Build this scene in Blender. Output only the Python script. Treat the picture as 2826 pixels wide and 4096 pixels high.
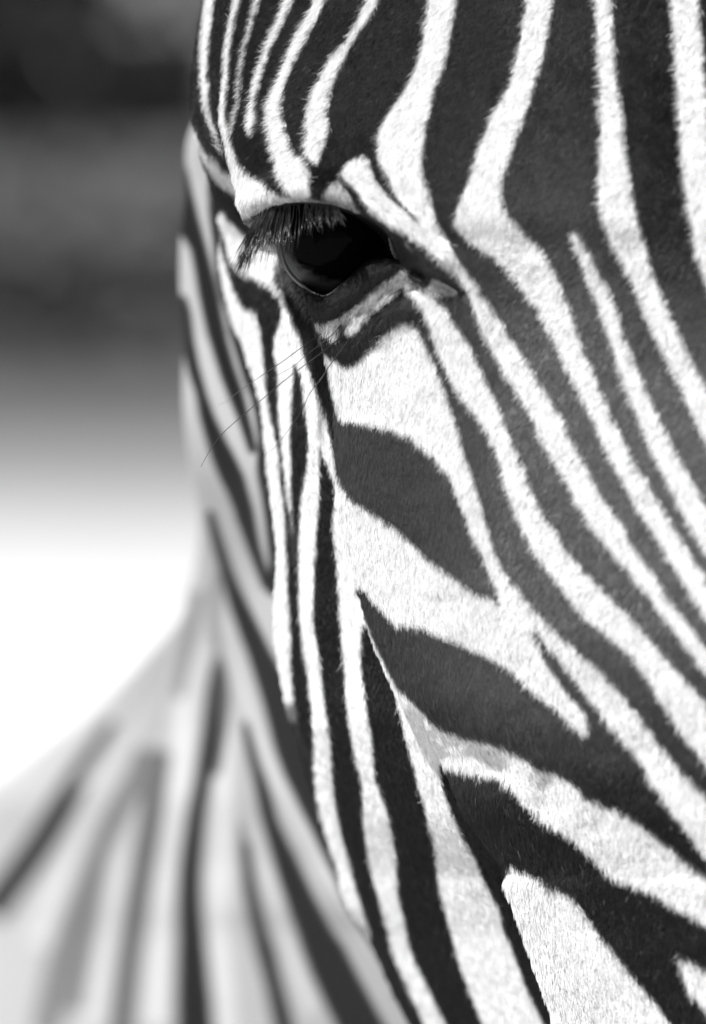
import bpy, math
import numpy as np
from math import radians, sin, cos

scene = bpy.context.scene
for o in list(bpy.data.objects):
    bpy.data.objects.remove(o, do_unlink=True)
COL = scene.collection
rng = np.random.default_rng(7)

# ---------------------------------------------------------------- camera
D = 1.80            # metres from the lens to the eye of the animal
PITCH = 0.0416      # looking slightly down
CAM = np.array([0.0, -D, 1.30])
RIGHT = np.array([1.0, 0.0, 0.0])
FWD = np.array([0.0, cos(PITCH), -sin(PITCH)])
UP = np.array([0.0, sin(PITCH), cos(PITCH)])
U = 1e-4            # one unit of the tables below is 0.1 mm
cam_data = bpy.data.cameras.new("camera")
cam = bpy.data.objects.new("camera", cam_data)
COL.objects.link(cam)
cam.location = CAM
cam.rotation_euler = (math.pi / 2 - PITCH, 0, 0)
cam_data.sensor_fit = 'VERTICAL'
cam_data.sensor_height = 36.0
cam_data.lens = 36.0 * D / 0.4096
cam_data.clip_start = 0.05
cam_data.clip_end = 2000
cam_data.dof.use_dof = True
cam_data.dof.focus_distance = D - 0.010
cam_data.dof.aperture_fstop = cam_data.lens / 40.0
scene.camera = cam

# ---------------------------------------------------------------- light
SUN_EL, SUN_AZ = radians(47), radians(29)      # high, behind the camera and to its left
world = bpy.data.worlds.new("World")
scene.world = world
world.use_nodes = True
wn = world.node_tree
wn.nodes.clear()
w_out = wn.nodes.new('ShaderNodeOutputWorld')
w_bg = wn.nodes.new('ShaderNodeBackground')
w_sky = wn.nodes.new('ShaderNodeTexSky')
w_sky.sky_type = 'NISHITA'
w_sky.sun_disc = False
w_sky.sun_elevation = SUN_EL
w_sky.sun_rotation = math.pi + SUN_AZ
w_bw = wn.nodes.new('ShaderNodeRGBToBW')       # black and white photograph: neutral sky
w_bg.inputs['Strength'].default_value = 0.06
wn.links.new(w_sky.outputs['Color'], w_bw.inputs['Color'])
wn.links.new(w_bw.outputs['Val'], w_bg.inputs['Color'])
wn.links.new(w_bg.outputs['Background'], w_out.inputs['Surface'])
sun_data = bpy.data.lights.new("sun", 'SUN')
sun_data.energy = 4.0
sun_data.angle = radians(0.6)
sun_data.color = (1.0, 1.0, 1.0)
sun = bpy.data.objects.new("sun", sun_data)
COL.objects.link(sun)
sun.location = (-3, -4, 6)
sun.rotation_euler = (math.pi / 2 - SUN_EL, 0, -SUN_AZ)
scene.view_settings.view_transform = 'Standard'
scene.view_settings.look = 'None'
scene.view_settings.exposure = 0.82
scene.view_settings.gamma = 1.0
scene.render.engine = 'CYCLES'
scene.cycles.max_bounces = 8
scene.cycles.diffuse_bounces = 4
scene.cycles.glossy_bounces = 3

# ---------------------------------------------------------------- coat pattern
# outlines of the stripes on the skin, in units of 0.1 mm (x right, y down) as laid on the hide
FACE = [  # (tone, outline) painted in order over dark fur
 # far stripes toward the nose bridge
 (.97, "2660,-500 2690,0 2715,350 2735,700 2790,1000 2860,1200 2990,1500 2990,1150 2900,900 2850,600 2830,300 2800,0 2780,-500"),
 (.97, "2378,-500 2382,-50 2393,150 2407,309 2409,366 2402,410 2409,440 2407,489 2411,546 2407,607 2402,673 2398,717 2400,782 2407,826 2416,870 2429,885 2442,951 2468,995 2490,1034 2508,1074 2530,1113 2552,1157 2574,1210 2591,1254 2615,1310 2660,1400 2720,1530 2800,1700 2900,1900 3100,2300 3100,2050 2900,1660 2800,1470 2720,1310 2660,1180 2615,1069 2609,1039 2595,982 2569,907 2555,860 2547,818 2534,739 2527,695 2516,625 2508,546 2508,497 2499,445 2486,357 2475,309 2462,150 2450,-50 2440,-500"),
 (.97, "2302,905 2290,920 2286,938 2306,977 2319,1017 2337,1056 2350,1100 2376,1153 2394,1196 2407,1240 2422,1280 2438,1332 2459,1389 2477,1451 2495,1508 2512,1561 2534,1614 2556,1662 2574,1706 2591,1754 2615,1803 2660,1890 2720,2010 2900,2330 3100,2700 3100,2500 2900,2130 2720,1810 2660,1690 2615,1596 2595,1548 2576,1508 2556,1455 2534,1403 2512,1346 2499,1289 2486,1245 2464,1201 2446,1157 2424,1118 2402,1069 2376,1021 2350,973 2328,933 2313,912"),
 (.97, "2165,-500 2120,-50 2085,150 2052,309 2034,353 2012,396 1986,436 1968,475 1955,515 1938,550 1918,598 1905,646 1883,704 1866,747 1844,791 1826,831 1822,857 1823,878 1834,908 1853,930 1875,949 1900,968 1920,982 1946,995 1981,1021 2008,1047 2047,1078 2069,1118 2104,1153 2122,1188 2157,1223 2174,1262 2192,1306 2218,1354 2245,1398 2262,1451 2293,1505 2319,1548 2337,1592 2363,1640 2394,1697 2407,1746 2429,1785 2451,1833 2481,1886 2508,1934 2534,1987 2560,2035 2591,2079 2615,2123 2700,2260 2900,2580 3100,2900 3100,2760 2900,2420 2700,2090 2615,1947 2591,1908 2565,1864 2538,1816 2508,1763 2486,1711 2455,1662 2438,1605 2407,1548 2396,1505 2381,1455 2345,1394 2324,1332 2306,1267 2284,1210 2262,1157 2249,1122 2223,1069 2192,1017 2157,968 2113,929 2078,893 2055,870 2034,840 2016,787 2014,734 2025,686 2043,646 2060,598 2074,550 2095,497 2109,445 2131,392 2144,344 2159,309 2195,150 2230,-50 2265,-500"),
 (.97, "1780,-500 1720,0 1690,200 1651,309 1638,322 1625,357 1603,388 1581,423 1559,454 1532,497 1515,537 1524,572 1517,607 1519,642 1537,677 1559,712 1568,747 1589,787 1625,826 1651,857 1676,885 1661,905 1661,961 1706,983 1725,1009 1747,1028 1785,1055 1819,1088 1856,1130 1882,1178 1897,1229 1916,1279 1935,1326 1960,1370 1979,1404 2001,1442 2026,1485 2056,1531 2082,1577 2109,1618 2135,1671 2157,1715 2183,1772 2209,1825 2245,1882 2266,1908 2293,1969 2324,2022 2359,2075 2394,2127 2411,2150 2442,2189 2481,2233 2525,2286 2565,2334 2600,2374 2615,2400 2700,2510 2900,2780 3100,3050 3100,2960 2900,2680 2700,2400 2615,2277 2582,2229 2556,2198 2530,2159 2503,2096 2464,2044 2429,1991 2398,1939 2367,1882 2337,1825 2319,1781 2288,1737 2271,1684 2240,1636 2205,1588 2188,1557 2157,1509 2123,1448 2098,1410 2079,1373 2054,1354 2032,1313 2007,1263 1982,1235 1951,1182 1919,1138 1888,1091 1864,1065 1830,1024 1808,991 1796,949 1777,919 1755,882 1740,840 1729,791 1721,769 1704,721 1695,673 1690,607 1704,546 1717,475 1739,405 1747,348 1765,309 1800,200 1830,0 1890,-500"),
 (.93, "1449,614 1475,625 1484,646 1489,682 1506,721 1532,756 1563,796 1607,831 1642,866 1680,893 1740,930 1750,1020 1725,1009 1706,983 1661,961 1627,934 1586,915 1544,889 1511,863 1477,830 1445,795 1427,765 1396,739 1366,708 1366,682 1388,651 1418,625"),
 (.62, "1300,762 1330,728 1355,716 1370,728 1378,750 1405,785 1425,832 1440,850 1400,838 1340,822 1280,812 1283,778"),
 (.97, "1620,-500 1470,0 1395,150 1340,200 1300,270 1286,309 1257,348 1248,388 1233,427 1229,475 1231,528 1222,581 1222,616 1244,638 1270,648 1283,638 1292,603 1310,568 1321,511 1316,454 1323,410 1327,361 1349,309 1395,200 1520,0 1700,-500"),
 (.97, "1480,-500 1230,60 1165,180 1117,309 1099,344 1082,396 1073,445 1071,493 1082,546 1090,594 1104,642 1112,686 1125,721 1143,756 1165,782 1217,790 1239,761 1242,725 1246,682 1235,651 1213,625 1187,607 1169,572 1152,528 1143,484 1134,436 1143,388 1143,348 1156,309 1195,230 1280,60 1540,-500"),
 (.97, "1330,-500 1120,60 1060,200 1022,309 1014,357 1007,405 998,449 996,493 1009,526 1025,532 1031,502 1036,462 1031,423 1038,375 1051,331 1054,309 1090,200 1155,60 1380,-500"),
 (.95, "1180,-500 1010,60 975,200 963,309 957,375 948,432 937,480 926,519 937,530 948,484 959,436 970,383 976,309 990,200 1030,60 1210,-500"),
 (.97, "1080,-500 925,60 905,200 900,309 891,366 886,423 884,475 893,528 906,576 915,625 924,664 930,704 920,760 915,830 930,870 972,860 998,855 1033,848 1073,831 1104,818 1139,811 1182,809 1226,809 1280,812 1270,796 1244,787 1165,782 1130,769 1095,765 1077,743 1060,717 1025,699 989,677 963,642 946,607 937,572 932,537 924,524 915,475 913,427 917,370 924,309 932,200 955,60 1115,-500"),
 (.70, "1160,778 1244,786 1275,796 1282,813 1226,812 1150,810"),
 (.9, "950,-500 825,0 806,200 807,309 810,366 818,418 832,467 849,519 871,568 885,610 900,609 893,589 880,554 867,506 849,449 843,388 840,309 842,200 865,0 990,-500"),
 (.45, "883,600 900,605 922,673 906,660"),
 # lateral corner of the eye
 (.0, "945,858 985,870 1020,866 1050,850 1060,880 1050,930 1000,915 972,890"),
 (.60, "966,866 985,890 1003,910 1025,918 1042,905 1048,886 1030,876 1005,872 985,868"),
 # stripe running down from the tear duct
 (.97, "1612,1062 1631,1068 1631,1111 1661,1133 1698,1156 1732,1175 1770,1205 1796,1234 1816,1276 1838,1304 1863,1338 1885,1366 1897,1401 1916,1432 1932,1467 1948,1507 1968,1548 1990,1596 2021,1654 2034,1706 2060,1763 2082,1825 2113,1873 2122,1917 2139,1965 2166,2018 2196,2070 2236,2127 2271,2181 2302,2225 2337,2268 2381,2308 2424,2352 2464,2396 2508,2435 2552,2483 2591,2523 2615,2558 2700,2650 2900,2880 3100,3120 3100,3400 2900,3150 2700,2870 2615,2742 2591,2703 2565,2659 2534,2615 2490,2575 2451,2549 2429,2523 2389,2496 2341,2453 2302,2409 2266,2369 2240,2325 2205,2286 2170,2238 2139,2203 2117,2159 2082,2092 2065,2044 2043,1991 2025,1939 2012,1882 1999,1833 1986,1789 1964,1750 1946,1711 1920,1675 1901,1645 1876,1611 1844,1576 1819,1536 1797,1498 1782,1460 1760,1420 1750,1382 1735,1344 1719,1301 1703,1257 1688,1219 1653,1186 1623,1156 1612,1126"),
 # broad white field below the eye and its branches
 (.97, "1616,1280 1585,1293 1559,1315 1524,1346 1489,1381 1458,1411 1432,1438 1401,1451 1375,1451 1353,1438 1331,1420 1309,1407 1290,1398 1290,1500 1290,1700 1300,1900 1320,2100 1380,2290 1425,2338 1445,2333 1471,2364 1489,2395 1519,2421 1546,2447 1572,2474 1585,2500 1616,2491 1660,2500 1695,2504 1730,2518 1765,2539 1796,2548 1831,2561 1870,2579 1905,2596 1936,2605 1971,2627 2016,2650 2060,2689 2104,2733 2152,2773 2201,2812 2227,2835 2271,2870 2310,2905 2341,2927 2356,2925 2359,2888 2345,2844 2310,2799 2271,2755 2236,2711 2201,2659 2179,2619 2166,2575 2144,2536 2126,2498 2157,2523 2183,2558 2218,2593 2245,2628 2266,2668 2302,2707 2332,2751 2363,2786 2411,2848 2429,2879 2464,2914 2486,2945 2521,2975 2547,3015 2578,3059 2600,3094 2615,3116 2700,3240 2900,3520 3100,3800 3100,3480 2900,3260 2700,3030 2615,2927 2591,2888 2560,2848 2521,2809 2508,2777 2468,2738 2424,2689 2398,2659 2363,2632 2324,2602 2284,2558 2249,2532 2214,2492 2179,2461 2144,2431 2113,2387 2082,2347 2047,2308 2021,2264 1990,2211 1973,2158 1955,2101 1938,2048 1920,1974 1905,1933 1892,1885 1870,1832 1857,1775 1844,1714 1822,1657 1804,1613 1785,1548 1772,1517 1757,1485 1744,1445 1722,1401 1703,1363 1694,1344 1675,1304 1650,1278"),
 # dark patch and the dark band that joins it from the cheek
 (.02, "1366,1666 1410,1679 1462,1688 1511,1701 1563,1710 1607,1732 1646,1736 1664,1767 1695,1789 1730,1811 1752,1841 1778,1872 1804,1903 1818,1942 1839,1995 1866,2052 1875,2096 1888,2135 1918,2175 1932,2223 1938,2238 1959,2286 1981,2334 1995,2369 2003,2426 1986,2400 1964,2378 1942,2378 1905,2364 1870,2342 1835,2311 1796,2286 1756,2254 1712,2227 1682,2192 1638,2153 1598,2113 1563,2091 1532,2069 1493,2043 1449,2017 1414,1990 1388,1960 1366,1916 1348,1872 1339,1811 1326,1732 1300,1635 1265,1539 1243,1477 1225,1420 1217,1372 1204,1337 1186,1289 1168,1245 1146,1205 1129,1161 1110,1109 1100,1050 1110,1050 1125,1126 1146,1166 1164,1192 1195,1196 1212,1223 1243,1275 1269,1328 1282,1363 1300,1416 1318,1486 1335,1565 1357,1644"),
 # patchy skin beside the lower lid
 (.5, "1112,1000 1128,1020 1150,1070 1182,1104 1208,1157 1247,1262 1274,1290 1285,1330 1300,1398 1290,1405 1282,1363 1269,1328 1243,1275 1212,1223 1195,1190 1160,1165 1128,1110"),
 (.2, "1150,1120 1172,1112 1182,1150 1176,1180 1155,1160"),
 (.75, "1120,1050 1140,1066 1150,1100 1132,1096"),
 (.03, "1182,1104 1208,1157 1247,1262 1269,1275 1322,1280 1357,1271 1383,1249 1414,1227 1445,1201 1471,1175 1515,1135 1554,1113 1590,1085 1612,1066 1625,1040 1600,1010 1450,1030 1300,1150"),
 (.86, "1262,1277 1290,1282 1322,1281 1357,1272 1383,1250 1414,1228 1445,1202 1471,1176 1515,1136 1554,1114 1590,1087 1612,1066 1614,1100 1611,1135 1607,1157 1576,1183 1559,1201 1528,1227 1489,1254 1458,1293 1436,1315 1410,1330 1380,1312 1357,1328 1348,1354 1331,1346 1313,1337 1285,1330 1272,1305"),
 (.2, "1357,1300 1385,1290 1392,1308 1372,1322 1358,1330"),
 # marks at the tear duct
 (.6, "1608,950 1625,960 1648,985 1645,993 1630,985 1612,965"),
 (.4, "1670,995 1684,1000 1700,1025 1696,1034 1680,1018"),
 (.5, "1635,1098 1660,1093 1690,1120 1690,1130 1650,1118"),
 (.78, "1702,1152 1728,1120 1736,1102 1760,1120 1800,1145 1830,1165 1835,1178 1812,1186 1770,1172 1725,1160"),
 # lower white band
 (.97, "1920,2945 1959,2958 1999,2971 2038,2989 2082,3006 2117,3032 2157,3063 2209,3068 2245,3094 2284,3107 2315,3142 2359,3177 2402,3199 2455,3217 2503,3239 2547,3265 2587,3300 2615,3322 2700,3390 2900,3560 3100,3720 3100,3850 2900,3720 2750,3640 2615,3560 2560,3530 2500,3513 2438,3484 2398,3454 2367,3418 2337,3388 2304,3352 2262,3322 2218,3293 2179,3282 2148,3256 2109,3217 2074,3182 2047,3142 2024,3118 1977,3103 1920,3094 1876,3080 1827,3069 1789,3050 1756,3039 1720,3040 1640,2950 1560,2800 1520,2700 1450,2520 1440,2430 1464,2452 1475,2496 1493,2535 1511,2583 1537,2632 1563,2684 1589,2732 1616,2759 1646,2789 1677,2825 1704,2855 1734,2882 1774,2908 1826,2921 1883,2943"),
 (.97, "2040,3440 2046,3445 2072,3464 2110,3472 2132,3490 2162,3505 2185,3532 2207,3543 2230,3540 2241,3554 2271,3570 2300,3592 2340,3640 2380,3690 2410,3740 2461,3795 2530,3880 2620,3990 2720,4130 2800,4300 2900,4700 2350,4700 2250,4500 2100,4100 2020,3900 1980,3700 1970,3560 2018,3480"),
 (.97, "2700,3800 2800,3850 3100,4000 3100,4250 2900,4120 2760,3960"),
]
CHEEK = [
 (.9, "950,-500 825,0 806,200 807,309 810,366 818,418 832,467 849,519 871,568 885,610 900,609 893,589 880,554 867,506 849,449 843,388 840,309 842,200 865,0 990,-500"),
 (.8, "770,505 783,550 788,563 801,607 827,651 845,695 875,725 910,752 960,790 1010,800 1010,750 960,710 937,702 919,682 884,668 871,629 836,625 810,576 796,537"),
 (.95, "865,850 880,835 892,835 911,865 941,895 971,922 997,948 1030,965 1110,975 1150,1000 1150,1060 1102,1060 1105,1095 1117,1132 1140,1189 1162,1238 1171,1255 1185,1298 1204,1338 1222,1412 1253,1513 1288,1588 1310,1654 1327,1741 1336,1820 1354,1886 1371,1934 1420,2000 1420,2060 1354,2023 1340,1957 1332,1908 1314,1864 1292,1811 1281,1781 1279,1842 1281,1908 1279,1988 1270,2097 1264,2207 1259,2317 1255,2426 1259,2514 1275,2600 1291,2717 1304,2813 1313,2901 1322,2989 1324,3068 1325,3100 1339,3196 1356,3284 1374,3363 1400,3451 1422,3530 1444,3604 1461,3670 1479,3714 1472,3745 1457,3710 1417,3661 1387,3604 1360,3539 1352,3464 1330,3407 1308,3341 1286,3267 1265,3186 1252,3098 1250,3032 1252,2967 1245,2879 1241,2791 1234,2725 1221,2638 1213,2600 1200,2492 1196,2404 1196,2317 1196,2207 1198,2097 1204,1996 1213,1935 1218,1895 1231,1829 1235,1750 1231,1689 1222,1623 1213,1548 1204,1487 1187,1443 1176,1436 1178,1513 1174,1588 1169,1667 1165,1754 1169,1842 1165,1900 1150,1940 1139,1900 1132,1820 1130,1754 1121,1689 1114,1623 1114,1535 1110,1461 1099,1404 1095,1355 1106,1307 1121,1276 1130,1250 1132,1207 1121,1181 1106,1159 1080,1136 1046,1117 1012,1102 980,1085 959,1072 941,1053 922,1027 911,993 901,956 888,911 872,870"),
 (.85, "1139,1890 1152,2010 1157,2050 1173,2035 1171,1988 1165,1890"),
 (.5, "1155,2030 1161,2097 1165,2130 1184,2125 1174,2030"),
 (.25, "1165,2120 1169,2185 1176,2260 1187,2242 1184,2120"),
 (.92, "862,900 869,986 877,1038 888,1095 899,1151 911,1200 922,1245 926,1263 939,1303 963,1346 985,1417 1007,1478 1029,1548 1046,1610 1057,1689 1064,1776 1073,1864 1082,1950 1060,2030 1060,2600 1090,2710 1127,2760 1140,2800 1182,2804 1173,2725 1164,2638 1167,2600 1165,2514 1161,2426 1154,2339 1152,2251 1147,2163 1143,2097 1141,2032 1134,1966 1125,1900 1121,1820 1110,1754 1097,1689 1082,1623 1071,1557 1064,1491 1057,1404 1046,1316 1033,1250 1027,1232 985,1228 971,1209 956,1181 941,1144 926,1095 914,1057 899,1012 888,963 880,920"),
 (.45, "1140,2795 1156,2860 1196,2885 1182,2800"),
 (.12, "1155,2855 1175,2920 1205,3000 1235,3060 1240,3000 1215,2940 1196,2880"),
 (.95, "1385,1950 1331,2030 1326,2074 1335,2161 1344,2236 1353,2382 1361,2496 1368,2601 1379,2689 1383,2776 1390,2864 1401,2945 1418,3024 1436,3090 1448,3188 1446,3249 1453,3319 1461,3385 1475,3451 1492,3521 1510,3582 1527,3648 1545,3714 1562,3793 1610,3900 1700,4100 1820,4350 1900,4700 2000,4700 1910,4350 1790,4100 1700,3920 1640,3795 1620,3700 1600,3613 1589,3561 1586,3473 1580,3407 1564,3320 1549,3242 1523,3170 1500,3104 1486,2950 1475,2873 1467,2811 1458,2750 1447,2689 1445,2623 1445,2557 1449,2496 1520,2490 1520,2350 1430,2100"),
 (.95, "1585,2790 1607,2873 1615,2930 1624,2964 1639,3020 1654,3080 1669,3144 1692,3208 1703,3257 1710,3300 1726,3347 1737,3407 1742,3475 1756,3570 1771,3626 1790,3694 1809,3758 1817,3791 1860,3920 1930,4100 2020,4350 2080,4700 2380,4700 2300,4350 2190,4120 2100,3930 2050,3791 2027,3739 2012,3712 2005,3675 1989,3618 1963,3570 1941,3528 1922,3483 1899,3427 1869,3374 1832,3310 1815,3270 1789,3201 1767,3133 1757,3062 1800,3030 1810,2900 1700,2760"),
 (.5, "1112,1000 1128,1020 1150,1070 1182,1104 1208,1157 1247,1262 1274,1290 1285,1330 1300,1398 1290,1405 1282,1363 1269,1328 1243,1275 1212,1223 1195,1190 1160,1165 1128,1110"),
 (.02, "1366,1666 1360,1900 1339,1811 1326,1732 1300,1635 1265,1539 1243,1477 1225,1420 1217,1372 1204,1337 1186,1289 1168,1245 1146,1205 1129,1161 1110,1109 1100,1050 1110,1050 1125,1126 1146,1166 1164,1192 1195,1196 1212,1223 1243,1275 1269,1328 1282,1363 1300,1416 1318,1486 1335,1565 1357,1644"),
]
NECK = [  # painted over light fur
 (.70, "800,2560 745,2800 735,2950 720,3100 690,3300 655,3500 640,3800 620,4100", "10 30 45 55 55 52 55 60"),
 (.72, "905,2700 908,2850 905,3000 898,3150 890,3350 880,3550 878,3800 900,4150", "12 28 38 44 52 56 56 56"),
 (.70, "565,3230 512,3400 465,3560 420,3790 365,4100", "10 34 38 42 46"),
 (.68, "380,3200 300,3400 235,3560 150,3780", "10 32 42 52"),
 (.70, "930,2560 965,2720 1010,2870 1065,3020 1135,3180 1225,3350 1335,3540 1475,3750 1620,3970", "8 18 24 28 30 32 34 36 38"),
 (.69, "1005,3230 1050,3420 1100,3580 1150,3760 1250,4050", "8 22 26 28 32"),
 (.04, "741,944 775,1001 790,1076 805,1170 822,1248 840,1329 867,1417 897,1513 932,1601 963,1675 989,1754 1009,1811 1016,1798 1003,1732 981,1645 959,1557 928,1469 897,1360 875,1250 865,1189 847,1114 828,1038 809,963 783,869 760,775 742,690 690,560 660,700 700,900 715,940"),
 (.04, "860,640 845,745 850,869 862,963 871,1038 880,1114 895,1189 918,1260 932,1338 959,1425 985,1513 1016,1592 1033,1667 1046,1754 1040,1850 1042,1900 1060,1988 1073,2075 1082,2163 1090,2251 1080,2330 1085,2380 1200,2380 1200,700"),
 (.03, "700,1180 737,1294 744,1404 766,1491 796,1579 810,1667 832,1746 862,1842 893,1917 919,1966 946,2032 963,2089 985,2146 1007,2207 1033,2273 1055,2330 1068,2362 1064,2303 1046,2242 1029,2185 1016,2119 1003,2045 981,1966 963,1899 924,1820 884,1741 849,1667 818,1579 788,1469 766,1360 753,1250 735,1190"),
 (.03, "838,2040 845,2097 862,2172 880,2242 897,2295 911,2360 928,2426 950,2483 975,2550 1002,2616 1024,2682 1046,2747 1068,2822 1090,2901 1112,2989 1135,3055 1155,3106 1185,3166 1220,3240 1260,3319 1295,3398 1325,3464 1352,3517 1382,3596 1418,3666 1461,3727 1496,3784 1560,3900 1650,4050 1850,4400 1950,4700 2300,4700 1900,3800 1500,3100 1250,2700 1130,2710 1098,2660 1064,2593 1038,2536 1007,2470 976,2404 946,2339 915,2264 889,2185 867,2119 848,2060"),
 (.03, "980,2880 993,2967 1011,3054 1023,3100 1040,3188 1058,3275 1080,3350 1102,3429 1124,3508 1150,3582 1176,3661 1203,3736 1220,3793 1260,3900 1330,4050 1450,4300 1600,4700 1800,4700 1640,4300 1500,4050 1420,3900 1365,3789 1317,3723 1277,3648 1242,3582 1207,3504 1172,3429 1132,3350 1097,3275 1075,3188 1045,3100 1033,3076 1011,2995 990,2915"),
 (.03, "879,2570 868,2640 857,2682 840,2769 828,2879 817,2960 811,3000 791,3125 761,3251 741,3376 726,3501 721,3627 721,3792 715,4000 720,4400 730,4700 900,4700 870,4400 840,4000 816,3792 796,3627 794,3501 801,3376 811,3251 831,3125 856,3000 862,2923 872,2835 876,2747 886,2660"),
 (.3, "872,2620 884,2700 888,2800 884,2900 876,3000 868,3100", "6 18 24 22 14 5"),
 (.06, "975,3380 985,3470 994,3551 1006,3650 1027,3752 1034,3793 1070,3920 1110,4100 1170,4400 1200,4700 1300,4700 1230,4350 1150,4050 1115,3920 1084,3793 1062,3736 1038,3652 1014,3545 998,3450 985,3370"),
 (.4, "958,3280 965,3400 975,3540 990,3600 1000,3560 992,3450 975,3340"),
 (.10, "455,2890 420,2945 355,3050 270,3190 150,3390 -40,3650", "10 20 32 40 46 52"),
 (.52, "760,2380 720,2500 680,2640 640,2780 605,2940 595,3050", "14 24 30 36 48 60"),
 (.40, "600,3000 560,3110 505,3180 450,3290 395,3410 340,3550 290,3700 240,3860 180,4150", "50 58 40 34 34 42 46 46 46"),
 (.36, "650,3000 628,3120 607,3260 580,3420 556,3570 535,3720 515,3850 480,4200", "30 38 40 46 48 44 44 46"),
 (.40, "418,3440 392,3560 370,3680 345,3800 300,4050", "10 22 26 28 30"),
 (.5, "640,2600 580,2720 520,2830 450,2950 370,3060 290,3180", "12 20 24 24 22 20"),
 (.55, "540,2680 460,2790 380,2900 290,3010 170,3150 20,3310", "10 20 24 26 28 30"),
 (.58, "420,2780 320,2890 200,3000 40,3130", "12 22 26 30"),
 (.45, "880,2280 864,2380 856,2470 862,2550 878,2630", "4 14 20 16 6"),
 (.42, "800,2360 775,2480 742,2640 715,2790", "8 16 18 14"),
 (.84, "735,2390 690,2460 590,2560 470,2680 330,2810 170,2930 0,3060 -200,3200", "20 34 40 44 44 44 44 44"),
]
CURVE_E = "-600:980 -300:930 0:905 300:895 475:885 570:900 640:915 704:935 747:952 765:957 796:953 822:957 850:966 870:972 900:998 915:1025 935:1060 965:1100 994:1123 1041:1136 1076:1155 1104:1180 1140:1200 1200:1228 1264:1253 1324:1276 1385:1296 1486:1317 1644:1345 1735:1345 1812:1348 1881:1353 1933:1352 2008:1350 2082:1361 2170:1379 2236:1396 2298:1414 2342:1425 2390:1445 2447:1462 2496:1473 2548:1489 2610:1515 2667:1541 2715:1563 2768:1585 2807:1603 2900:1680 3000:1760 3100:1800 3250:1860 3400:1965 3450:2005 3490:2026 3530:2024 3560:2032 3620:2052 3700:2085 3795:2118 4000:2190 4400:2330 4800:2450"
CURVE_F = "-600:940 -300:870 0:820 200:792 310:783 430:775 482:779 549:790 622:803 674:824 715:840 775:850 813:860 865:872 911:884 963:884 1012:880 1095:888 1151:899 1200:911 1263:926 1303:939 1346:963 1417:985 1478:1007 1548:1029 1610:1046 1689:1057 1776:1064 1864:1073 1950:1082 2030:1095 2141:1108 2207:1114 2273:1112 2360:1108 2426:1103 2514:1099 2600:1108 2703:1127 2778:1140 2857:1155 2923:1173 3032:1205 3142:1240 3208:1262 3275:1286 3385:1321 3451:1347 3517:1358 3604:1384 3670:1420 3714:1460 3800:1500 4000:1590 4400:1800 4800:1950"
CURVE_G = "-600:1050 -300:1000 300:900 450:800 520:755 560:744 690:742 819:737 897:723 1026:719 1182:719 1294:732 1404:735 1600:728 1732:740 1908:766 2010:790 2100:800 2250:790 2350:760 2420:720 2500:640 2600:540 2700:410 2800:270 2900:110 3000:-60 3200:-300 4400:-500 4800:-550"
EYE = "1050,850 1090,822 1150,811 1250,810 1310,816 1360,830 1420,851 1480,880 1520,908 1555,940 1575,985 1600,1045 1560,1035 1500,1035 1470,1048 1439,1072 1394,1113 1351,1142 1323,1169 1292,1183 1256,1171 1218,1143 1177,1108 1152,1077 1135,1040 1125,990 1100,950 1060,920 1045,890"
LID_RIM = "1112,965 1123,985 1130,1018 1141,1054 1158,1087 1183,1117 1217,1147 1254,1173 1290,1186 1323,1175 1354,1150 1394,1120 1425,1096"
INNER_LID = "1556,932 1564,960 1570,985 1578,1008 1590,1030 1606,1056"
WHISKERS = [
 "1291,1332 1213,1386 1130,1447 1051,1500 963,1561 906,1605 867,1623",
 "1369,1296 1327,1342 1283,1377 1226,1421 1174,1465 1121,1496 1090,1516",
 "1353,1359 1296,1404 1226,1456 1139,1522 1051,1596 972,1662 893,1732 849,1789 827,1825 805,1868",
 "1418,1332 1336,1439 1283,1518 1239,1575 1209,1640 1165,1706 1125,1759 1086,1803 1064,1814",
 "1607,1157 1585,1167 1562,1182 1535,1206",
 "1556,1212 1520,1240 1480,1266 1455,1280",
]
FLOW = [(850,330,-.8,-.1),(900,450,-.95,.15),(1000,420,-.85,.35),(1010,620,-.8,.5),(1120,520,-.7,.6),(960,760,-.5,.8),(1050,790,-.1,1),(1200,770,.1,1),
 (1300,450,-.5,.8),(1450,800,.25,.95),(1420,500,-.4,.9),(1650,450,-.5,.85),(1600,880,.2,1),(1750,900,-.2,1),(2000,500,-.6,.8),(2400,500,-.6,.8),(2100,1100,-.6,.8),
 (2450,1300,-.6,.75),(1800,1300,-.25,1),(1950,1700,-.45,.9),(2300,1900,-.55,.85),(1450,1250,-.3,1),(1350,1250,-.35,1),(1550,1150,-.5,.9),(1400,1370,.05,1),(1600,1300,-.1,1),
 (1450,1600,0,1),(1420,1800,.05,1),(1650,1900,.05,1),(1450,2150,.05,1),(1550,2450,.2,1),(1800,2500,0,1),(2100,2500,-.3,1),(2450,2500,-.5,.9),(1550,2650,.3,1),
 (1800,2750,.05,1),(1720,2940,.2,1),(1850,3020,.35,1),(2100,3050,.25,1),(2350,3000,-.2,1),(2250,3250,.1,1),(2050,3350,.15,1),(2060,3550,.1,1),(2150,3700,.15,1),(2500,3500,-.2,1),
 (1200,1500,.1,1),(1250,2300,.1,1),(1450,3000,.2,1),(1700,3400,.15,1),(1750,3700,.2,1)]

# ---------------------------------------------------------------- helpers
def pts(s):
    return np.array([[float(v) for v in q.split(',')] for q in s.split()])

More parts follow.
